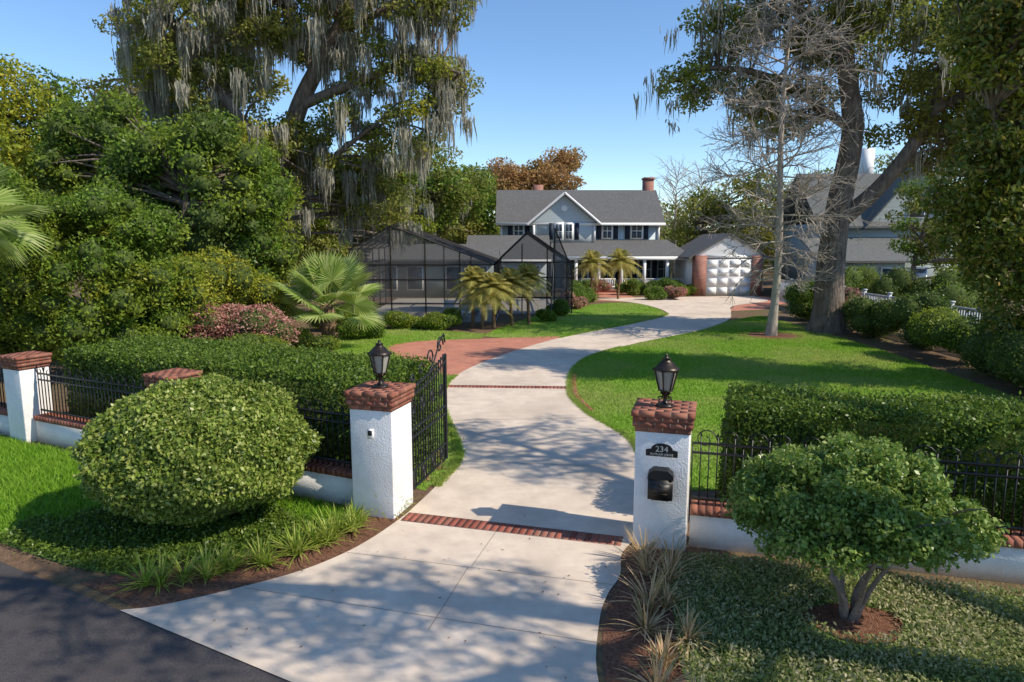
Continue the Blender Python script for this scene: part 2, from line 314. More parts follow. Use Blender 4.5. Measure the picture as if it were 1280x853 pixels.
inn=((q[:,0]+5.2)/2.3)**2+((q[:,1]-9.7)/1.15)**2+.12*np.sin(q[:,0]*7)+.1*np.sin(q[:,1]*9+q[:,0]*3)<1
blades(b,q[~inn],.11,.022,0,.01,.6);b.build("verge_grass",[M['grass']])
b=B();q=q[inn];q=np.vstack([q+rng.normal(size=q.shape)*.05 for _ in range(2)]);P=np.column_stack([q,rng.uniform(.03,.16,len(q))]);leaves(b,P,np.array([[0,0,1.]])*np.ones((len(P),1)),.06,.5);b.build("groundcover",[M['hedge']])
RB=closed([(2.75,8.95),(2.1,8.4),(1.9,7.4),(1.75,6.2),(2.1,5.0),(3.5,4.0),(9,3),(13,4.5),(12,6.6),(6.4,7.95)],4)
sheet("groundcover_bed",RB,.008,M['grassbase'])
b=B();q=scatter(RB,150000);q=q[q[:,0]<8.5];q=q[np.hypot((q[:,0]-3.98)/.55,(q[:,1]-7.35)/.42)>1+rng.normal(size=len(q))*.12];P=np.column_stack([q,.02+.11*rng.random(len(q))**.7]);leaves(b,P,np.array([[0,0,1.]])*np.ones((len(P),1)),.055,.45,0,.5);b.build("groundcover",[M['cover']])
sheet("mulch_bed",closed([(1.75,9.3),(1.5,8.6),(1.1,7.5),(.95,6.3),(1.2,5.2),(2.2,4.6),(2.1,6),(2.2,7.5),(2.6,8.6),(2.5,9.0)],4),.006,M['mulch'])
sheet("tree_mulch_ring",[(3.98+.55*math.cos(t)*(1+.12*math.sin(3*t)),7.35+.42*math.sin(t)) for t in np.arange(24)*2*math.pi/24],.02,M['mulch'])
b=B()
for t in np.linspace(.02,.98,22):
    i=int(t*(len(al)-8));c=al[i+2];c=c+np.array([-.38,.33])+rng.normal(size=2)*.09;tuft(b,(*c,.01),44,rng.uniform(.45,.68),.024,0,.8)
b.build("liriope_border",[M['liri']])
b=B()
for c in[(1.86,8.85),(1.72,8.45),(1.95,8.2),(1.62,7.7),(1.5,7.15),(1.62,6.6),(1.45,6.15),(1.9,6.9),(1.85,7.7),(1.7,5.8),(2.15,8.5)]: tuft(b,(*(np.array(c)+rng.normal(size=2)*.04),.01),48,rng.uniform(.45,.7),.02,0,.8)
for c in[(-1.55,12.1),(-1.4,12.7),(-1.45,13.4)]: tuft(b,(*c,.01),20,.3,.02)
b.build("dry_ornamental_grass",[M['dry']])
b=B();q=np.vstack([scatter(np.vstack([al,ar[::-1]]),110),scatter(MB,600),scatter(np.vstack([dl,dr[::-1]]),250)]);P=np.column_stack([q,np.full(len(q),.026)]);leaves(b,P,np.array([[0,0,1.]])*np.ones((len(P),1)),.04,.5,0,6);b.build("fallen_leaves",[M['litter']])
# ---------------------------------------------------------------- pillars, fence, gate
def pillar(c,rot,w=.76,h=1.80,name="gate_pillar"):
    e=group(name,(c[0],c[1],0))
    b=B();b.box((c[0],c[1],h/2),(w,w,h),rot);o=b.build("stucco_shaft",[M['stucco']],e)
    mo=o.modifiers.new("bev",'BEVEL');mo.width=.018;mo.segments=3
    b=B();ca,sa=math.cos(rot),math.sin(rot);z=h
    for k,(ex,th) in enumerate([(.03,.075),(.09,.075),(.09,.075),(.13,.075)]):
        W=w+ex;nb=4;bl=W/nb;nr=8;rw=W/nr
        for r in range(nr):
            off=(r+k)%2*bl/2
            for i in range(nb+1):
                x0=max(-W/2,-W/2+i*bl-off);x1=min(W/2,-W/2+(i+1)*bl-off)
                if x1-x0<.03 or (0<r<nr-1 and x0>-W/2+.01 and x1<W/2-.01 and k<3):continue
                lx=(x0+x1)/2;ly=-W/2+(r+.5)*rw
                b.box((c[0]+lx*ca-ly*sa,c[1]+lx*sa+ly*ca,z+th/2+rng.normal()*.0005),(x1-x0-.008,rw-.008,th-.008),rot,0)
        b.box((c[0],c[1],z+th/2-.0025),(W-.013,W-.013,th-.008),rot,1);z+=th
    b.build("brick_cap",[M['brick_o'],M['mortar']],e)
    return e,z
def lantern(c,z,name="gate_lantern",s=1.0):
    z=z-.006
    e=group(name,(c[0],c[1],z));b=B();x,y=c
    b.lathe([(0,0),(.13*s,0),(.13*s,.03),(.07*s,.05),(.035*s,.08),(.03*s,.16),(.05*s,.18),(.03*s,.2),(.1*s,.235),(.11*s,.25),(0,.25)],(x,y,z),12)
    for k in range(4):
        a=k*math.pi/2+.6;d=np.array([math.cos(a),math.sin(a)])
        b.tube([(x+d[0]*rr*s,y+d[1]*rr*s,z+zz) for rr,zz in[(.12,.03),(.15,.07),(.12,.12),(.06,.14),(.05,.18),(.1,.22)]],.011,5)
    zb,zt=z+.25,z+.53
    for k in range(6):
        a=k*math.pi/3;b.tube([(x+.10*s*math.cos(a),y+.10*s*math.sin(a),zb),(x+.165*s*math.cos(a),y+.165*s*math.sin(a),zt)],.012,4)
    b.lathe([(.17*s,zt-z),(.20*s,zt-z+.01),(.20*s,zt-z+.03),(.15*s,zt-z+.06),(.10*s,zt-z+.12),(.06*s,zt-z+.15),(.06*s,zt-z+.17),(.075*s,zt-z+.18),(.02*s,zt-z+.2),(.028*s,zt-z+.22),(0,zt-z+.25)],(x,y,z),6)
    b.lathe([(.17*s,.53),(0,.53)],(x,y,z),6)
    b.build("lantern_frame",[M['bronze']],e)
    b=B();b.lathe([(.093*s,.252),(.155*s,.528)],(x,y,z),6);b.build("lantern_glass",[M['glass']],e)
rot=R(-16.5)
cl=(-2.12,10.78);cr=(2.22,9.66)
pl,zt=pillar(cl,rot,.73,1.76);lantern(cl,zt)
pr,zt=pillar(cr,rot,.75,1.72);lantern(cr,zt)
def local(c,rot,lx,ly,z):
    ca,sa=math.cos(rot),math.sin(rot);return (c[0]+lx*ca-ly*sa,c[1]+lx*sa+ly*ca,z)
b=B();b.box(local(cl,rot,.0,-.378,1.38),(.10,.03,.16),rot,0);b.box(local(cl,rot,0,-.395,1.40),(.07,.01,.08),rot,1);b.build("intercom",[M['white'],M['iron']])
e=group("address_plaque",local(cr,rot,0,-.4,1.45));b=B()
pts=[(-.22,-.07),(.22,-.07),(.22,.02),(.17,.03)]+[(.15*math.cos(t),.03+.09*math.sin(t)) for t in np.linspace(0,math.pi,10)]+[(-.17,.03),(-.22,.02)]
F=[local(cr,rot,a,-.392,1.45+z) for a,z in pts];K=[local(cr,rot,a,-.372,1.45+z) for a,z in pts];b.poly(F);n=len(F)
for i in range(n): b.quads([[F[i],K[i],K[(i+1)%n],F[(i+1)%n]]])
b.build("plaque_plate",[M['iron']],e)
for tx,sz,dz in(("234",.12,.0),("PUTNAM DRIVE",.045,-.055)):
    cu=bpy.data.curves.new("text","FONT");cu.body=tx;cu.size=sz;cu.align_x='CENTER';cu.extrude=.003;cu.materials.append(M['brass'])
    o=bpy.data.objects.new("plaque_lettering",cu);o.location=local(cr,rot,0,-.396,1.45+dz);o.rotation_euler=(R(90),0,rot);scn.collection.objects.link(o);o.parent=e;o.matrix_parent_inverse=Matrix.Translation(e.location).inverted()
e=group("wall_mailbox",local(cr,rot,0,-.43,.98));b=B()
b.box(local(cr,rot,0,-.435,.93),(.34,.13,.30),rot)
pr_=[(-.18,1.08),(.18,1.08),(.17,1.15),(.10,1.21),(-.10,1.21),(-.17,1.15)]
F=[local(cr,rot,a,-.515,z) for a,z in pr_];K=[local(cr,rot,a,-.372,z+.02) for a,z in pr_];b.poly(F);b.poly(K[::-1])
for i in range(6): b.quads([[F[i],K[i],K[(i+1)%6],F[(i+1)%6]]])
b.box(local(cr,rot,0,-.504,.91),(.26,.012,.2),rot);b.box(local(cr,rot,0,-.435,.775),(.24,.1,.02),rot);b.build("mailbox_body",[M['iron']],e)
b=B();b.lathe([(0,0),(.02,.0),(.02,.03),(0,.035)],local(cr,rot,0,-.517,.98),10)
for k in range(2): b.box(local(cr,rot,0,-.512,.87+.07*k),(.2,.006,.008),rot)
b.build("mailbox_trim",[M['bronze']],e)
def fence(p,q,name="iron_fence"):
    p=np.array(p,float);q=np.array(q,float);Ln=np.linalg.norm(q-p);d=(q-p)/Ln;a=math.atan2(d[1],d[0]);m=(p+q)/2
    b=B();b.box((*m,.25),(Ln,.26,.50),a,0);bricks_line(b,p,q,.36,.105,.50,.60,mi=1);b.box((*m,.545),(Ln,.345,.095),a,2)
    b.build("fence_wall",[M['stucco'],M['brick_o'],M['mortar']])
    b=B()
    for z,h in((.70,.035),(1.38,.03),(1.52,.03)): b.box((*m,z),(Ln,.035,h),a)
    k=int(Ln/.115)
    for i in range(k+1):
        c=p+d*(i*Ln/k);ht=1.62 if i%2 else 1.52
        b.box((*c,(.6+ht)/2),(.017,.017,ht-.6),a)
        if i%2: b.lathe([(.0,0),(.018,.015),(0,.07)],(*c,ht),4)
        if i%6==0 and i+3<=k:
            th=np.linspace(0,math.pi*2.4,18);c2=p+d*((i+3)*Ln/k);r=.16*(1-th/(math.pi*3.2))
            for sg in(-1,1): b.tube([(*(c2+d*sg*(.17-r_*math.cos(t))),1.58+r_*math.sin(t)) for t,r_ in zip(th,r)],.009,4)
    b.build(name,[M['iron']])
fence((-2.5,10.95),(-6.12,12.6));fence((-6.78,12.9),(-10.4,14.7));fence((-11.1,15.0),(-18,18.4))
for c in((-6.45,12.75),(-10.75,14.85)): pillar(c,R(-26),.62,1.62,"fence_pillar")
fence((2.6,9.5),(13.5,6.5))
b=B();h0=np.array([-1.76,11.12]);h1=np.array([-1.30,13.05]);d=(h1-h0);Lg=np.linalg.norm(d);d/=Lg;a=math.atan2(d[1],d[0])
top=lambda t:1.92+.30*t**2
def gp(t,z): c=h0+d*t*Lg;return (c[0],c[1],z)
for t in np.linspace(0,1,17): b.tube([gp(t,.12),gp(t,top(t)+(.0 if t in(0,1) else .05))],.032 if t in(0,1) else .013,6)
for z in(.14,.45,1.05,1.2): b.tube([gp(0,z),gp(1,z)],.022,4)
for off in(0,-.14): b.tube([gp(t,top(t)+off) for t in np.linspace(0,1,14)],.021,5)
def scroll(t0,z0,r0,sx,sz,turn=2.2,w=.016):
    th=np.linspace(0,math.pi*turn,26);b.tube([gp(t0+sx*(r0*(1-x/(math.pi*turn*1.15))*math.cos(x))/Lg,z0+sz*r0*(1-x/(math.pi*turn*1.15))*math.sin(x)) for x in th],w,5)
for t0 in(.12,.37,.62,.87):
    scroll(t0,.30,.12,1,1);scroll(t0,.30,.12,-1,-1);scroll(t0,1.55,.14,1,1);scroll(t0,1.55,.14,-1,-1)
scroll(.85,2.42,.2,1,1);scroll(.6,2.28,.17,-1,1);scroll(.35,2.14,.14,1,1);scroll(.15,2.05,.1,-1,1)
b.tube([gp(.55,2.02),gp(.7,2.2),gp(.85,2.5),gp(.97,2.62),gp(1.0,2.45)],.017,5)
for z in(.4,1.6): b.box((*(h0-d*.05),z),(.12,.05,.05),a)
b.box((*(h0+d*.12),.35),(.12,.1,.3),a)
b.build("iron_gate",[M['iron']])
# ---------------------------------------------------------------- hedges
def hedge(name,p,q,off0,off1,h,nn,size=.07):
    p=np.array(p,float);q=np.array(q,float);Ln=np.linalg.norm(q-p);d=(q-p)/Ln;n=np.array([-d[1],d[0]])
    if n[1]<0:n=-n
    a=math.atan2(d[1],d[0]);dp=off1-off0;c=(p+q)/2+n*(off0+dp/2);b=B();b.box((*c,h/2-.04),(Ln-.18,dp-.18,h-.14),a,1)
    areas=np.array([Ln*dp,Ln*h,Ln*h*.35,dp*h,dp*h]);k=(areas/areas.sum()*nn).astype(int)
    def W(lx,ly,z): return np.column_stack([c[0]+lx*d[0]+ly*n[0],c[1]+lx*d[1]+ly*n[1],z])
    def wob(x,y): return .035*np.sin(x*2.1+1)*np.sin(y*2.7)+.025*np.sin(x*5.3+y*4)
    for i,m_ in enumerate(k):
        u=rng.uniform(-.5,.5,m_);v=rng.uniform(0,1,m_);j=rng.normal(size=m_)*.04+wob(u*(Ln if i<3 else dp),v*2)
        if i==0:P=W(u*Ln,(v-.5)*dp,h+j);Nn=(0,0,1)
        elif i in(1,2):
            sg=-1 if i==1 else 1;P=W(u*Ln,sg*(dp/2+j),v*h);Nn=(*(n*sg),.3)
        else:
            sg=-1 if i==3 else 1;P=W(sg*(Ln/2+j),u*dp,v*h);Nn=(*(d*sg),.3)
        leaves(b,P,np.array([Nn],float)*np.ones((m_,1)),size,.55,0,.8)
    m_=int(nn*.05);P=W(rng.uniform(-.5,.5,m_)*Ln,rng.uniform(-.5,.5,m_)*dp,h+rng.random(m_)**2*.2);leaves(b,P,np.array([[0,0,1.]])*np.ones((m_,1)),size,.5,0,.1)
    b.build(name,[M['hedge'],M['core']])
hedge("clipped_hedge",(-2.75,11.25),(-10.3,14.95),.35,2.7,1.93,85000,.07)
hedge("clipped_hedge",(3.2,9.6),(12.5,7.05),.5,1.9,1.90,80000,.064)
# ---------------------------------------------------------------- near bushes
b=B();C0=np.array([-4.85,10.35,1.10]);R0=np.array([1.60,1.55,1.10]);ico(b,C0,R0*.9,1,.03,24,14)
d=unit(110000);d=d[d[:,2]>-.72];nn=len(d);a=np.arctan2(d[:,1],d[:,0])
k=1+.06*(np.sin(5*a+7*d[:,2])+np.sin(9*d[:,2]+3*a))*.5+.04*np.sin(11*a)*np.sin(13*d[:,2])+rng.normal(size=nn)*.03-(rng.random(nn)**4)*.12
k*=np.where(d[:,2]<-.2,1+(d[:,2]+.2)*.25,1)
leaves(b,C0+d*k[:,None]*R0,d,.07,.6,0,.7)
for k in range(5):
    a=k*1.26;b.tube([(-4.85+.25*math.cos(a),10.3+.25*math.sin(a),0),(-4.85+.6*math.cos(a),10.3+.6*math.sin(a),.6)],[.05,.03],6,2)
b.build("round_topiary_bush",[M['topiary'],M['core'],M['twig']])
b=B();c0=np.array([3.95,7.45,0])
for k in range(6):
    a=k*1.05+.3;s=rng.uniform(.5,1.0);p=[c0+np.array([.06*math.cos(a),.06*math.sin(a),0]),c0+np.array([.2*s*math.cos(a+.4),.18*s*math.sin(a+.4),.32]),c0+np.array([.5*s*math.cos(a),.45*s*math.sin(a),.75])+rng.normal(size=3)*.05,c0+np.array([.9*s*math.cos(a+.2),.85*s*math.sin(a+.2),1.4])]
    b.tube(curve(p,4),np.linspace(.042,.016,13),7,1)
    for t in range(6):
        q=p[2]+(p[3]-p[2])*t/5;e_=q+unit(1)[0]*.5*np.array([1,1,.3])+np.array([0,0,.25]);b.tube([q,(q+e_)/2+rng.normal(size=3)*.04,e_],[.016,.011,.006],4,1)
for k in range(175):
    d=unit(1)[0];d[2]=abs(d[2])*1.05-.22;rs=rng.uniform(.62,1.03);c=c0+np.array([.0,.1,1.32])+d*np.array([1.25,1.2,.85])*rs;q_=rng.uniform(.15,.28)
    ball(b,c,(q_,q_,q_*.75),int(430*(q_/.24)**2),.062,0,.2,.6,.7)
b.build("multi_trunk_shrub_tree",[M['shrubtree'],M['twig']])
# ---------------------------------------------------------------- trees
def nearest(limbs,c):
    P=np.vstack(limbs);d=np.linalg.norm((P-c)*np.array([1,1,.8]),axis=1)+np.maximum(0,P[:,2]-c[2])*1.0;return P[np.argmin(d)]
def tree(name,limbs,ells,nclump,per,size,leafm,barkm,cr=(1.0,1.9),mossn=0,moss_l=(.8,2.6),mossw=.045,twigs=True,flat=.65,asp=.5,shellb=.5,coremat=False,second=None,fsec=0,w=.6):
    b=B();lp=[]
    for pts,r0,r1 in limbs:
        c=curve(pts,6);n=len(c);rr=np.linspace(r0,r1,n)
        if c[0][2]<.2: rr[:3]*=np.array([1.5,1.2,1.08])
        b.tube(c,rr,9,1);lp.append(c)
    cs=[];vol=np.array([e[1][0]*e[1][1]*e[1][2] for e in ells])**.75
    for (c,r),k in zip(ells,(vol/vol.sum()*nclump).astype(int)+1):
        for _ in range(k):
            d=unit(1)[0];q=np.array(c)+d*np.array(r)*(shellb+(1-shellb)*rng.random());R_=rng.uniform(*cr)
            if q[2]<.6*R_: q[2]=.6*R_
            cs.append(q);mi=4 if rng.random()<fsec else 0
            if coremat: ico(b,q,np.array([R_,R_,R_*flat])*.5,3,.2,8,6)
            ball(b,q,(R_,R_,R_*flat),int(per*(R_/np.mean(cr))**2),size,mi,.35,asp,w)
            if twigs:
                s=nearest(lp,q);m_=(s+q)/2+rng.normal(size=3)*.25+np.array([0,0,.2]);L_=np.linalg.norm(q-s);b.tube(curve([s,m_,q],3),np.linspace(min(.16,.03+.02*L_),.02,7),4,1,False)
    if mossn:
        P=np.array(cs);P=P-np.array([0,0,.25]);P=np.vstack([P+rng.normal(size=P.shape)*.7 for _ in range(2)]);sel=P[rng.random(len(P))<.5];moss(b,sel,mossn,*moss_l,mossw,2)
    b.build(name,[M[leafm],M[barkm],M['moss'],M['core'],M[second or leafm]]);return cs
tree("oak_tree",[([(-13.4,38,0),(-13.2,38,3.5),(-12.6,38,7.5),(-11.4,38,11.5),(-9.2,37.5,15),(-6.8,37,19)],.75,.28),
 ([(-12.6,38,7.5),(-14.5,37,11),(-17.0,36,15),(-18.5,36,20)],.4,.15),([(-11.4,38,11.5),(-7.8,37,12.6),(-4.8,36,13.3),(-2.6,35.5,12.6)],.3,.08),
 ([(-10.4,37.8,13.2),(-12,38,17),(-12,38,22)],.35,.12),([(-12.9,38,5.6),(-9.5,37,8.6),(-6.8,36.5,10.5)],.25,.07),([(-9.2,37.5,15),(-5,37,16.8),(-2.2,36.5,18.6)],.22,.07)],
 [((-16.5,37,15.5),(4.2,4,4)),((-11.5,38,17),(4.5,4,4)),((-6.2,37,17),(4,3.5,3.5)),((-6.0,37,11.5),(3.4,3,3)),((-14.2,37,9.5),(4,3,3)),((-9.5,39,9),(3.5,3,2.5)),((-7.5,39,6.5),(2.6,2.5,2.5)),((-3.4,36,12.5),(1.5,1.5,1.0)),((-2.6,36.5,18.2),(1.6,1.6,1.5))],
 340,215,.23,'oak','bark',(.55,1.25),15000,(.6,3.0),.038,flat=.65,second='yellow',fsec=.08)
tree("oak_tree",[([(-17.5,44,0),(-17.5,44,6),(-18.2,44,12),(-17.5,44,20)],.6,.3),([(-18,44,10),(-21,43,13),(-23.5,43,16)],.25,.08)],
 [((-18,44,15),(4,4,5)),((-22.5,44,12.5),(3,3,3.2)),((-17,44,8),(4,3,3)),((-25.5,46,11.5),(3.0,3,3.5))],130,210,.28,'oak','bark',(.8,1.5),6500,(.6,2.6),.045)
tree("oak_tree",[([(-8,58,0),(-8,58,5),(-7,58,9)],.5,.2)],[((-7.8,58,8.3),(4,4,4.3)),((-4.0,64,7.4),(2.6,3,3.6)),((-13,58,7),(4.5,3,5)),((-16,54,6),(4,3,5)),((-14,50,4),(3,2,3))],215,250,.32,'oak','bark',(1.0,1.8),1500,(.6,1.8),.04,second='green',fsec=.4)
tree("laurel_tree",[([(-14.6,30,0),(-14.5,30,3),(-14.0,30,6.5)],.3,.12)],[((-13.8,30,5.6),(4.0,2.8,3.9)),((-17.5,31,6),(3.6,2.6,4.4)),((-11.6,30.5,3.6),(1.6,2,2.8))],210,280,.19,'green','bark',(.5,1.2),coremat=True,shellb=.65,flat=.85,w=.35,second='dkgreen',fsec=.35)
tree("holly_tree",[([(-14,22.5,0),(-14,22.5,3)],.25,.12)],[((-13.8,22.5,3.1),(3.1,2.6,3.0)),((-12.0,22.8,1.9),(1.5,1.6,1.6)),((-17,22,3.5),(2.2,2,3.4))],260,360,.13,'green','bark',(.35,.9),coremat=True,shellb=.75,twigs=False,second='yellow',fsec=.08,flat=.85,w=.35)
tree("camphor_tree",[([(-24,33,0),(-24,33,5),(-23.5,33,10)],.4,.15)],[((-23.3,33,9.0),(3.8,3,3.8)),((-20.8,33,7.0),(2.6,2.6,3.0)),((-26.0,33,9.8),(2.5,2.5,3))],150,270,.22,'green','bark',(.6,1.3),coremat=False,shellb=.6,second='yellow',fsec=.5,flat=.8)
def shrub(name,c,r,n,size,mk,cl=9):
    b=B()
    for k in range(cl):
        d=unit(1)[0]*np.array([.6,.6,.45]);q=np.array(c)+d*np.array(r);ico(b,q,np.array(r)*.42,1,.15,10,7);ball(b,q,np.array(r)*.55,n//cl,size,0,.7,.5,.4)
    b.build(name,[M[mk],M['core']])
shrub("yellow_green_shrub",(-11.3,25.8,2.8),(1.6,1.2,1.4),9000,.13,'yellow')
shrub("yellow_green_shrub",(-9.9,27,2.0),(1.1,1.1,1.2),7000,.12,'yellow')
shrub("azalea_shrub",(-9.3,24.6,1.25),(1.5,1.0,1.15),12000,.10,'red')
shrub("azalea_shrub",(-10.8,23.6,1.2),(1.1,.9,1.15),9000,.10,'red')
for c,r in[((-8.0,26.5,.55),(1.5,.7,.6)),((-8.9,23.0,.6),(1.6,.8,.7)),((-6.8,30.5,.5),(1.2,.8,.6)),((-8.4,33.2,.6),(1.6,.8,.7)),((-5.3,34.2,.5),(1.2,.8,.6)),((-3.6,33.6,.45),(1.0,.6,.5))]:
    shrub("low_shrub",c,r,7000,.09,'green')
# bare cypress
b=B();cx,cy=12.1,31.5
zz=np.linspace(0,18.5,14);tr=np.column_stack([cx+.12*np.sin(zz*.5),cy+.1*np.cos(zz*.4),zz]);rr=np.interp(zz,[0,.8,18.5],[.30,.20,.03]);b.tube(tr,rr,8)
def rb(p,d,l,r,lvl):
    P=[p];q=p.copy();dd=d.copy()
    for k in range(4):
        dd=dd+rng.normal(size=3)*.14+np.array([0,0,-.03 if lvl==0 else .02]);dd/=np.linalg.norm(dd);q=q+dd*l/4;P.append(q.copy())
    b.tube(P,np.linspace(r,max(.009,r*.3),5),4 if lvl<2 else 3,0,False)
    if lvl<2:
        for _ in range(10 if lvl==0 else 6):
            t=rng.uniform(.2,1)*4;i=min(3,int(t));s=P[i]+(P[i+1]-P[i])*(t-i);nd=dd+unit(1)[0]*.9;nd/=np.linalg.norm(nd);rb(s,nd,l*rng.uniform(.25,.5),r*.42,lvl+1)
for k in range(120):
    z=2.6+15.4*(k/120)**.95;a=k*2.4+rng.uniform(-.3,.3);l=np.interp(z,[3,7,12,18],[2.6,3.4,2.8,.9])*rng.uniform(.7,1.1)
    rb(np.array([cx+.12*math.sin(z*.5),cy,z]),np.array([math.cos(a),math.sin(a),rng.uniform(-.1,.35)]),l,.05,0)
b.build("bare_cypress_tree",[M['barkpale']])
tree("oak_tree",[([(15.4,33,0),(15.3,33,3),(15.5,33,6),(15.9,33,9.5),(15.3,33,13),(15.0,33,18)],.75,.3),([(15.5,33,5.2),(17.4,32.5,7.2),(19,32,10.2),(19.8,32,14)],.42,.18),([(15.9,33,9.5),(12.5,34,12),(9.5,34.5,12.6),(7.6,35,12)],.22,.06),([(19,32,10.2),(21.5,31,11.5),(24,30,13)],.22,.08),([(15.3,33,13),(12.2,34,16.5),(11,34,19)],.2,.08)],
 [((15.2,34,16),(4.0,3.5,3.5)),((10.8,35,15.8),(2.3,2.5,2.8)),((9.0,35,12.0),(2.2,2,.9)),((19.5,32.5,13.0),(4,3.5,3.3)),((13.6,35,11.2),(2.4,2.4,1.8)),((22.5,31,11.5),(2.8,2.5,3.3)),((18.2,33,9.6),(1.4,1.6,1.2)),((21,34,8.5),(1.8,1.6,1.4))],
 280,215,.22,'oak','bark',(.5,1.2),4800,(.5,2.2),.038,second='yellow',fsec=.1)
tree("magnolia_tree",[([(16.2,20.5,0),(16.1,20.5,4),(16.2,20.5,9),(16,20.5,13)],.3,.12),([(16.1,20.5,4),(14.3,20,6),(13.2,19.5,8)],.12,.05)],
 [((15.2,20.5,9.0),(2.7,2.5,3.6)),((14.3,20,5.8),(1.9,2,2.4)),((15.4,20.5,3.6),(2.0,2,2.2)),((15.2,20.5,12.5),(3.0,2.5,2.5)),((13.5,19,9.8),(1.4,1.5,1.8))],340,205,.2,'mag','bark',(.4,.95),shellb=.35,asp=.42,second='yellow',fsec=.06)
# small tree in front of neighbour's gable
tree("young_oak_tree",[([(24.5,42,0),(24.6,42,3),(25.2,42,6)],.2,.08)],[((25.2,42,5.6),(2.2,1.8,2.6)),((27.5,42,3.6),(1.8,1.6,2.4))],45,230,.2,'oak','bark',(.5,1.0),second='green',fsec=.4)
# street-side oak (overhangs the drive)
tree("oak_tree",[([(17,1.5,0),(16.6,1.8,4),(15.2,2.4,7.5),(12,3.6,9.6),(8.2,4.2,10.4),(5.0,4.4,10.4)],.5,.06),([(15.2,2.4,7.5),(14.4,6,10),(12.6,9.6,11.6),(10.6,11.5,12)],.22,.04),([(12,3.6,9.6),(9.8,2.2,10.3),(8,1.6,10.8)],.12,.04)],
 [((12.4,9.8,11.3),(2.3,2.7,.9)),((9.6,3.6,10.4),(3.1,1.3,.9)),((5.8,3.8,10.2),(2.8,1.5,.8)),((11,1.8,9.8),(2,1.4,.8))],140,90,.13,'oak','bark',(.3,.7),0)
for c,r,mk in[((16.6,38,1.1),(1.4,1.8,1.2),'green'),((16.9,34.5,1.0),(1.2,1.6,1.1),'red'),((16.6,31,1.0),(1.2,1.8,1.1),'dkgreen'),((16.7,28,1.2),(1.1,1.8,1.3),'dkgreen'),((16.2,25,1.0),(1.2,1.8,1.0),'green'),((15.9,22,1.1),(1.3,1.8,1.2),'dkgreen'),((15.4,19,1.0),(1.4,1.8,1.1),'dkgreen'),((15.0,16.3,1.0),(1.3,1.6,1.1),'mag'),((14.6,13.8,1.0),(1.4,1.6,1.2),'dkgreen'),((20.5,41,1.5),(2,1.5,1.6),'green'),((22.6,39.5,1.4),(1.6,1.4,1.6),'dkgreen'),((25,38,1.5),(2,1.4,1.8),'green')]:
    shrub("border_shrub",c,r,8000,.11,mk)
b=B()
for i,y in enumerate(np.arange(12,46,2.4)):
    b.box((18.6,y,.9),(.14,.14,1.8),0);b.box((18.6,y,1.83),(.2,.2,.05),0)
    b.box((18.6,y+1.2,1.62),(.06,2.2,.1));b.box((18.6,y+1.2,.25),(.06,2.2,.1))
    for k in range(14): b.box((18.6,y+.16+k*.16,.92),(.03,.11,1.3 if k%2 else 1.32))
b.build("picket_fence",[M['fencewood']])
# ---------------------------------------------------------------- palms
def fanpalm(name,c,h,nl,pet,rad,tr=.22,e0=-12):
    b=B();c=np.array(c,float);b.lathe([(tr*1.1,0),(tr,.3*h),(tr*1.15,.6*h),(tr*1.0,h),(tr*.5,h+.15)],c,12,1)
    for k in range(60):
        a=rng.uniform(0,6.28);z=rng.uniform(.1,h);p=c+np.array([tr*math.cos(a),tr*math.sin(a),z]);b.tube([p,p+np.array([.16*math.cos(a),.16*math.sin(a),.2])],[.04,.015],4,1)
    for k in range(nl):
        a=k*2.4+rng.uniform(-.2,.2);e=R(np.interp(k,[0,nl-1],[e0,80])+rng.uniform(-6,6));d=np.array([math.cos(a)*math.cos(e),math.sin(a)*math.cos(e),math.sin(e)])
        s=c+np.array([0,0,h]);P=pet*rng.uniform(.8,1.1);hub=s+d*P+np.array([0,0,-.06*P]);b.tube([s,s+d*P*.5,hub],[.035,.025,.018],4,0,False)
        side=np.array([-math.sin(a),math.cos(a),0])
        nrm=np.cross(d,side);tw=rng.uniform(-.7,.7);side=side*math.cos(tw)+nrm*math.sin(tw);nrm=np.cross(d,side);rd=rad*rng.uniform(.85,1.1)
        ns=34
        for j in range(ns):
            th=R(-135+270*j/(ns-1));w=R(270/ns)*.46;ll=rd*(1-.25*abs(th)/2.2)*rng.uniform(.92,1.05)
            f=lambda t,l,dz:hub+(d*math.cos(t)+side*math.sin(t))*l+nrm*dz
            a1,a2=f(th-w,ll*.62,0),f(th+w,ll*.62,0);tip=f(th,ll,0)-np.array([0,0,ll*.08]);mid=f(th,ll*.6,.04)
            b.quads([[hub,a1,tip,mid],[hub,mid,tip,a2]],0)
    b.build(name,[M['fan'],M['palmtrunk']])
fanpalm("fan_palm",(-7.5,27.6,0),1.75,26,1.4,1.3,.27)
fanpalm("fan_palm",(-14.4,18.0,0),5.0,20,1.1,1.25,.2,-30)
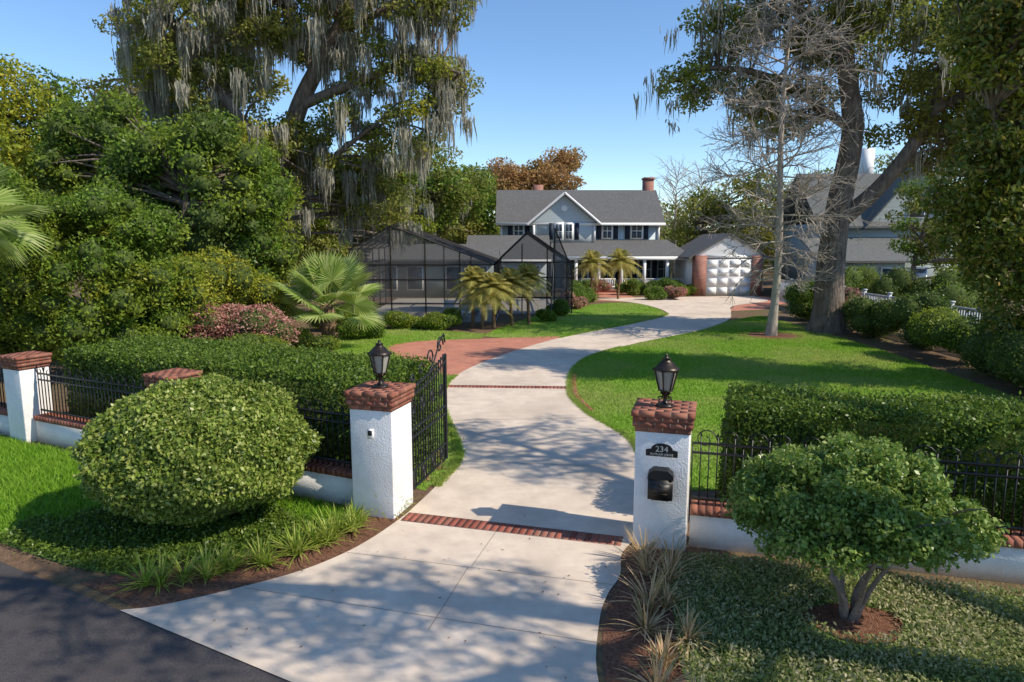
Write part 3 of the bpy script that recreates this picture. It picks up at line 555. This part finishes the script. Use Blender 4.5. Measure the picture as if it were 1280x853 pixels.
def datepalm(name,c,h,nf=22,ln=1.3):
    b=B();c=np.array(c,float);ln0=rng.uniform(-.15,.15)
    b.tube([c,c+np.array([ln0*.5,0,h*.5]),c+np.array([ln0,0,h])],[.10,.08,.09],7,1);s=c+np.array([ln0,0,h])
    for k in range(nf):
        a=k*2.4;e=R(np.interp(k,[0,nf-1],[-5,80]));P=[]
        for t in np.linspace(0,1,9): P.append(s+np.array([math.cos(a)*math.cos(e)*ln*t,math.sin(a)*math.cos(e)*ln*t,math.sin(e)*ln*t-.75*ln*t*t*math.cos(e*.7)]))
        P=np.array(P);b.tube(P,.014,3,0,False);sd_=np.array([-math.sin(a),math.cos(a),0])
        for i in range(1,9):
            for u in(0,.25,.5,.75):
                q=P[i-1]+(P[i]-P[i-1])*u;tg=(P[i]-P[i-1])/np.linalg.norm(P[i]-P[i-1]);l=.36*math.sin(math.pi*min(1,(i+u)/9.5+.08))+.06
                for sg in(-1,1):
                    tip=q+sd_*sg*l+tg*l*.5-np.array([0,0,l*.35]);b.tris([[q,q+tg*.055,tip]],0)
    b.build(name,[M['date'],M['palmtrunk']])
for x,y,h in[(-2.0,34.5,2.3),(-.9,34,2.0),(.0,35,2.2),(.9,36,2.4),(-1.5,34.1,1.7)]: datepalm("date_palm",(x,y,0),h,34,1.5)
for x,y,h in[(5.9,51,2.6),(8.0,51.5,2.7)]: datepalm("date_palm",(x,y,0),h,34,2.0)
# ---------------------------------------------------------------- pool enclosure
e=group("pool_screen_enclosure",(-3,42,0));b=B();sc=B()
def beam(p,q,r=.05): b.tube([p,q],r,4)
prof=[(-8.7,0),(-8.7,3.9),(-6.5,5.15),(-.9,3.1),(-.9,0)]
ys=np.linspace(36.8,47,6)
for y in ys:
    for i in range(4): beam((prof[i][0],y,prof[i][1]),(prof[i+1][0],y,prof[i+1][1]))
for i in range(1,4): beam((prof[i][0],ys[0],prof[i][1]),(prof[i][0],ys[-1],prof[i][1]),.05)
for t in(.33,.66):
    x=-6.5+5.6*t;z=5.15-2.05*t;beam((x,ys[0],z),(x,ys[-1],z));beam((x,ys[0],0),(x,ys[0],z));beam((x,ys[-1],0),(x,ys[-1],z))
beam((-6.5,ys[0],0),(-6.5,ys[0],5.15))
for z in(1.0,2.3,3.1): beam((-8.7,ys[0],z),(-.9,ys[0],z));beam((-8.7,ys[0],z),(-8.7,ys[-1],z));beam((-.9,ys[0],z),(-.9,ys[-1],z))
for y in(ys[0],ys[-1]): sc.poly([(p[0],y,p[1]) for p in prof])
for i in range(4): sc.quads([[(prof[i][0],ys[0],prof[i][1]),(prof[i][0],ys[-1],prof[i][1]),(prof[i+1][0],ys[-1],prof[i+1][1]),(prof[i+1][0],ys[0],prof[i+1][1])]])
prof=[(-.8,0),(-.8,3.2),(1.0,4.9),(3.6,3.1),(3.6,0)];ys=np.linspace(41,50,5)
for y in ys:
    for i in range(4): beam((prof[i][0],y,prof[i][1]),(prof[i+1][0],y,prof[i+1][1]))
for i in range(1,4): beam((prof[i][0],ys[0],prof[i][1]),(prof[i][0],ys[-1],prof[i][1]),.05)
for z in(1.0,2.2,3.1): beam((-.8,41,z),(3.6,41,z));beam((3.6,41,z),(3.6,50,z))
for x in(.6,2.1): beam((x,41,0),(x,41,4.2 if x<1 else 4.0))
for y in(ys[0],ys[-1]): sc.poly([(p[0],y,p[1]) for p in prof])
for i in range(1,4): sc.quads([[(prof[i][0],ys[0],prof[i][1]),(prof[i][0],ys[-1],prof[i][1]),(prof[i+1][0],ys[-1],prof[i+1][1]),(prof[i+1][0],ys[0],prof[i+1][1])]])
beam((2.5,40.3,0),(2.5,40.3,5.1),.06);beam((2.2,39,0),(2.5,40.3,5.1),.05);beam((2.5,40.3,5.1),(3.3,41,3.3));beam((2.2,39,0),(2.5,40.3,0));beam((3.3,41,3.3),(3.3,41,0))
for sc_ in range(2): sc.tris([[(2.2,39,0),(2.5,40.28+.03*sc_,0),(2.5,40.28+.03*sc_,5.1)]]);sc.quads([[(2.5,40.3+.03*sc_,0),(2.5,40.3+.03*sc_,5.1),(3.3,41+.03*sc_,3.3),(3.3,41+.03*sc_,0)]])
b.build("frame",[M['bronze']],e);sc.build("screen_panels",[M['screen']],e)
sheet("pool_deck",[(-8.7,36.8),(-.9,36.8),(-.8,41),(3.6,41),(3.6,52),(-8.7,52)],.012,M['deck'])
sheet("swimming_pool",[(-7.5,39.5),(-2,39.5),(-2,45),(-7.5,45)],.02,M['pool'])
b=B();b.lathe([(1.7,0),(1.7,.5),(1.35,.5),(1.35,.4),(0,.4)],(-5.2,38.9,0),24,0);b.build("raised_spa",[M['deck']])
for x in(-3.6,-2.6):
    b=B();b.box((x,38.2,.4),(.6,1.4,.08));b.box((x,38.95,.7),(.6,.1,.6));[b.box((x+i,38.2+j,.18),(.05,.05,.36)) for i in(-.25,.25) for j in(-.6,.6)]
    b.build("pool_lounger",[M['white']])
e=group("pool_cabana",(-6,54,0));b=B();b.box((-6,55,1.5),(9,4,3.0));b.build("walls",[M['siding2']],e)
b=B();b.slab([(-11,52.4,2.95),(-1,52.4,2.95),(-1,55,4.1),(-11,55,4.1)],.15);b.slab([(-1,57.6,2.95),(-11,57.6,2.95),(-11,55,4.1),(-1,55,4.1)],.15);b.build("roof",[M['roof']],e)
b=B()
for x in(-9.5,-7.5,-4.5,-2.5): b.box((x,52.97,1.5),(1.3,.06,1.9),0,0);b.box((x,52.93,1.5),(1.1,.03,1.7),0,1)
b.build("windows",[M['white'],M['win']],e)
# ---------------------------------------------------------------- main house
e=group("two_storey_house",(6,64,0));eh=e
W=B();x0,x1=-1.3,13.3;yf,yb=61,69
W.box(((x0+x1)/2,65,3.1),(x1-x0,8,6.2))
for x in(x0+.01,x1-.01): W.tris([[(x,yf,6.2),(x,yb,6.2),(x,65,9.1)]])
gx,gw,gy=4.5,3.0,60.4
W.box((gx,60.7,5.3),(gw*2-.3,.6,1.8));W.add([(gx-gw+.15,gy,6.19),(gx+gw-.15,gy,6.19),(gx,gy,8.55)],[(0,1,2)])
W.build("walls",[M['siding']],e)
rf=B()
rf.slab([(x0-.4,60.5,6.1),(x1+.4,60.5,6.1),(x1+.4,65,9.35),(x0-.4,65,9.35)],.16);rf.slab([(x1+.4,69.5,6.1),(x0-.4,69.5,6.1),(x0-.4,65,9.35),(x1+.4,65,9.35)],.16)
rf.slab([(gx-gw-.35,60.1,6.02),(gx-gw-.35,62.5,6.02),(gx,64.6,8.85),(gx,60.1,8.85)],.14);rf.slab([(gx+gw+.35,62.5,6.02),(gx+gw+.35,60.1,6.02),(gx,60.1,8.85),(gx,64.6,8.85)],.14)
px0,px1=3.2,15.6
rf.slab([(px0,57.8,3.2),(px1,57.8,3.2),(px1-1.6,61,4.62),(px0+.2,61,4.62)],.14);rf.slab([(px1,57.8,3.2),(px1,64,3.2),(px1-1.6,64,4.62),(px1-1.6,61,4.62)],.14)
rf.slab([(-4.2,55.6,3.0),(3.1,55.6,3.0),(3.1,59.5,5.0),(-4.2,59.5,5.0)],.14);rf.slab([(3.1,62,3.4),(-4.2,62,3.4),(-4.2,59.5,5.0),(3.1,59.5,5.0)],.14)
rf.build("roof",[M['roof']],e)
W=B();W.box((-.6,59,1.45),(6.8,6,2.9));W.build("wing_walls",[M['siding']],e)
t=B()
t.box(((x0+x1)/2,60.43,6.0),(x1-x0+.8,.12,.24))
for sg in(-1,1): t.tube([(gx+sg*(gw+.35),60.03,5.95),(gx,60.03,8.75)],.15,4)
for x in(x0+.1,x1-.1,gx-gw+.25,gx+gw-.25): t.box((x,60.96 if x in(x0+.1,x1-.1) else 60.37,5.2),(.2,.06,1.4))
t.box(((px0+px1)/2,57.75,3.0),(px1-px0,.14,.3));t.box((-.55,55.55,2.85),(7.3,.1,.2))
for x in np.linspace(px0+.2,px1-.2,7): t.box((x,57.9,1.6),(.26,.24,2.78))
for xa,xb in((5.9,8.9),(9.5,15.2)):
    for z in(.5,1.18): t.box(((xa+xb)/2,57.95,z),(xb-xa,.08,.1))
    for x in np.arange(xa,xb,.18): t.box((x,57.95,.83),(.08,.04,.6))
t.build("trim_posts_railing",[M['white']],e)
b=B();b.box((9.5,59.4,.15),(12.4,3.3,.3));b.build("porch_floor",[M['housebrick']],e)
wn=B()
def window(x,y,z,w,h,sh=True):
    wn.box((x,y-.05,z),(w+.24,.10,h+.24),0,0)
    for sx in(-1,1):
        for sz in(-1,1): wn.box((x+sx*w/4,y-.11,z+sz*h/4),(w/2-.07,.03,h/2-.07),0,1)
    if sh:
        for sx in(-1,1): wn.box((x+sx*(w/2+.38),y-.04,z),(.42,.08,h+.15),0,2)
window(4.05,60.4,5.35,.62,1.35,False);window(4.95,60.4,5.35,.62,1.35,False)
for x in(3.33,5.67): wn.box((x,60.36,5.35),(.38,.08,1.5),0,2)
window(0.4,61,5.4,.8,1.3);window(8.5,61,5.4,.8,1.3);window(11.2,61,5.4,.95,1.3)
for x in(6.2,8.6,12.0,14.0): window(x,61 if x<13.3 else 62,1.9,1.1,1.7,x<13)
window(1.5,56,1.7,1.2,1.4,False);window(-1.5,56,1.7,1.2,1.4,False)
wn.box((10.3,60.93,1.4),(1.1,.12,2.2),0,0);wn.box((10.3,60.85,1.4),(.9,.06,2.0),0,2)
wn.tube([(gx,60.38,7.4),(gx,60.30,7.4)],.28,16,0)
wn.build("windows_and_door",[M['white'],M['win'],M['shutter']],e)
b=B();b.box((13.0,65.5,8.2),(.9,1.2,4.4));b.box((13.0,65.5,10.45),(1.05,1.35,.18));b.box((2.4,67.5,8.9),(1.0,1,2.2));b.build("chimneys",[M['housebrick']],e)
eh.scale=(.965,.965,.965)
for x,y,r,mk in[(5.5,55.5,.9,'green'),(7,55.8,.8,'red'),(9.5,55.2,.9,'green'),(11,55.5,.8,'dkgreen'),(12.6,55.2,.9,'green'),(14,54.5,.8,'green'),(4.3,46.5,.8,'green'),(3.9,44,.7,'red'),(5.2,49,.9,'green'),(2.8,40.2,.6,'green'),(2.0,37.2,.5,'green'),(-3.4,35.6,.6,'green'),(10.6,50.5,.7,'green'),(12.2,51,.7,'red')]:
    shrub("foundation_shrub",(x,y,r*.75),(r*1.3,r,r*.9),3500,.12,mk,6)
e=group("detached_garage",(17.2,58,0));b=B();b.box((15.0,54.95,1.6),(.9,.9,3.2));b.box((19.5,54.95,1.6),(.9,.9,3.2));b.build("brick_piers",[M['housebrick']],e)
b=B();b.box((17.25,58.5,1.55),(5.2,6.9,3.1));b.poly([(14.4,54.7,3.2),(20.1,54.7,3.2),(17.25,54.7,4.75)]);b.box((17.25,54.9,3.1),(3.6,.5,.24));b.build("walls",[M['white']],e)
b=B();b.slab([(14.0,54.45,3.05),(14.0,62.4,3.05),(17.25,62.4,4.95),(17.25,54.45,4.95)],.14);b.slab([(20.5,62.4,3.05),(20.5,54.45,3.05),(17.25,54.45,4.95),(17.25,62.4,4.95)],.14);b.build("roof",[M['roof']],e)
b=B();b.box((17.25,54.58,1.45),(3.55,.1,2.9))
for r in range(4):
    for c in range(4): b.box((15.93+c*.88,54.525,.4+r*.72),(.72,.02,.54))
b.build("garage_door",[M['white']],e)
e=group("neighbour_house",(26,50,0));b=B();b.box((27,50,2.7),(10,8,5.4));b.poly([(25.2,45.97,5.4),(32,45.97,5.4),(28.6,45.97,9.4)]);b.box((23.6,44.5,1.4),(5.6,3,2.8));b.build("walls",[M['siding2']],e)
b=B();b.slab([(21.4,45.6,5.2),(32.5,45.6,5.2),(32.5,50,9.3),(21.4,50,9.3)],.16);b.slab([(32.5,54.4,5.2),(21.4,54.4,5.2),(21.4,50,9.3),(32.5,50,9.3)],.16)
b.slab([(24.7,45.4,5.1),(24.7,50,5.1),(28.6,50,9.8),(28.6,45.4,9.8)],.16);b.slab([(32.5,50,5.1),(32.5,45.4,5.1),(28.6,45.4,9.8),(28.6,50,9.8)],.16)
b.slab([(20.3,42.6,2.8),(29.5,42.6,2.8),(29.5,46,4.4),(20.3,46,4.4)],.14);b.build("roof",[M['roof2']],e)
b=B()
for x in(21.8,23.6,25.4,27.3): b.box((x,42.96,1.6),(1.3,.08,1.5),0,0);b.box((x,42.9,1.6),(1.1,.05,1.3),0,1)
b.box((28.6,45.92,6.4),(1.2,.08,1.3),0,0);b.box((28.6,45.86,6.4),(1.0,.05,1.1),0,1);b.build("windows",[M['white'],M['win']],e)
b=B();b.box((27.2,51,10.1),(.9,.9,2.4));b.build("chimney",[M['white']],e)
e.location=(28,57,0);e.scale=(1.05,1.05,1.05)
# ---------------------------------------------------------------- background trees
b=B()
for k in range(200):
    x=rng.uniform(-80,85);y=rng.uniform(82,100);hi=9.5+2*math.sin(x*.13)+1.2*math.sin(x*.37)
    if 3<x<26: hi=min(hi,8)
    z=rng.uniform(1.5,hi);R_=rng.uniform(2,3.2);ball(b,(x,y,z),(R_,R_,R_*.8),380,.5,0 if rng.random()<.7 else 1,.4)
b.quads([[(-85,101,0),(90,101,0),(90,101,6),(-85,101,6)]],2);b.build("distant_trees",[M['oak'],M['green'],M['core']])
tree("autumn_tree",[([(2.5,76,0),(2.5,76,5),(2.5,76,11)],.4,.15)],[((0.2,76,10.2),(3.8,3,3.4)),((4.6,77,10.8),(3.4,3,3.2))],75,300,.34,'autumn','bark',(1.0,1.9))
tree("green_tree",[([(-5,72,0),(-5,72,8)],.4,.15)],[((-5,72,8.0),(3.6,3,3.8)),((-9,70,8),(4,3,4))],60,320,.36,'green','bark',(1.2,2))
tree("dark_tree",[([(17.5,66,0),(17.5,66,6)],.4,.15)],[((18,66,5.8),(2.6,3,4.0)),((22.5,64,6),(3.4,3,4.2)),((35,68,7),(6,3,6))],80,320,.34,'oak','bark',(1.2,2))
b=B()
for cx_,cy_ in((16.5,70),(19.5,72)):
    b.tube([(cx_,cy_,0),(cx_,cy_,9)],[.25,.08],5)
    for k in range(44):
        z=4+7*k/44;a=k*2.4;rb(np.array([cx_,cy_,z]),np.array([math.cos(a),math.sin(a),.7]),2.8,.05,1)
b.build("bare_tree",[M['barkpale']])
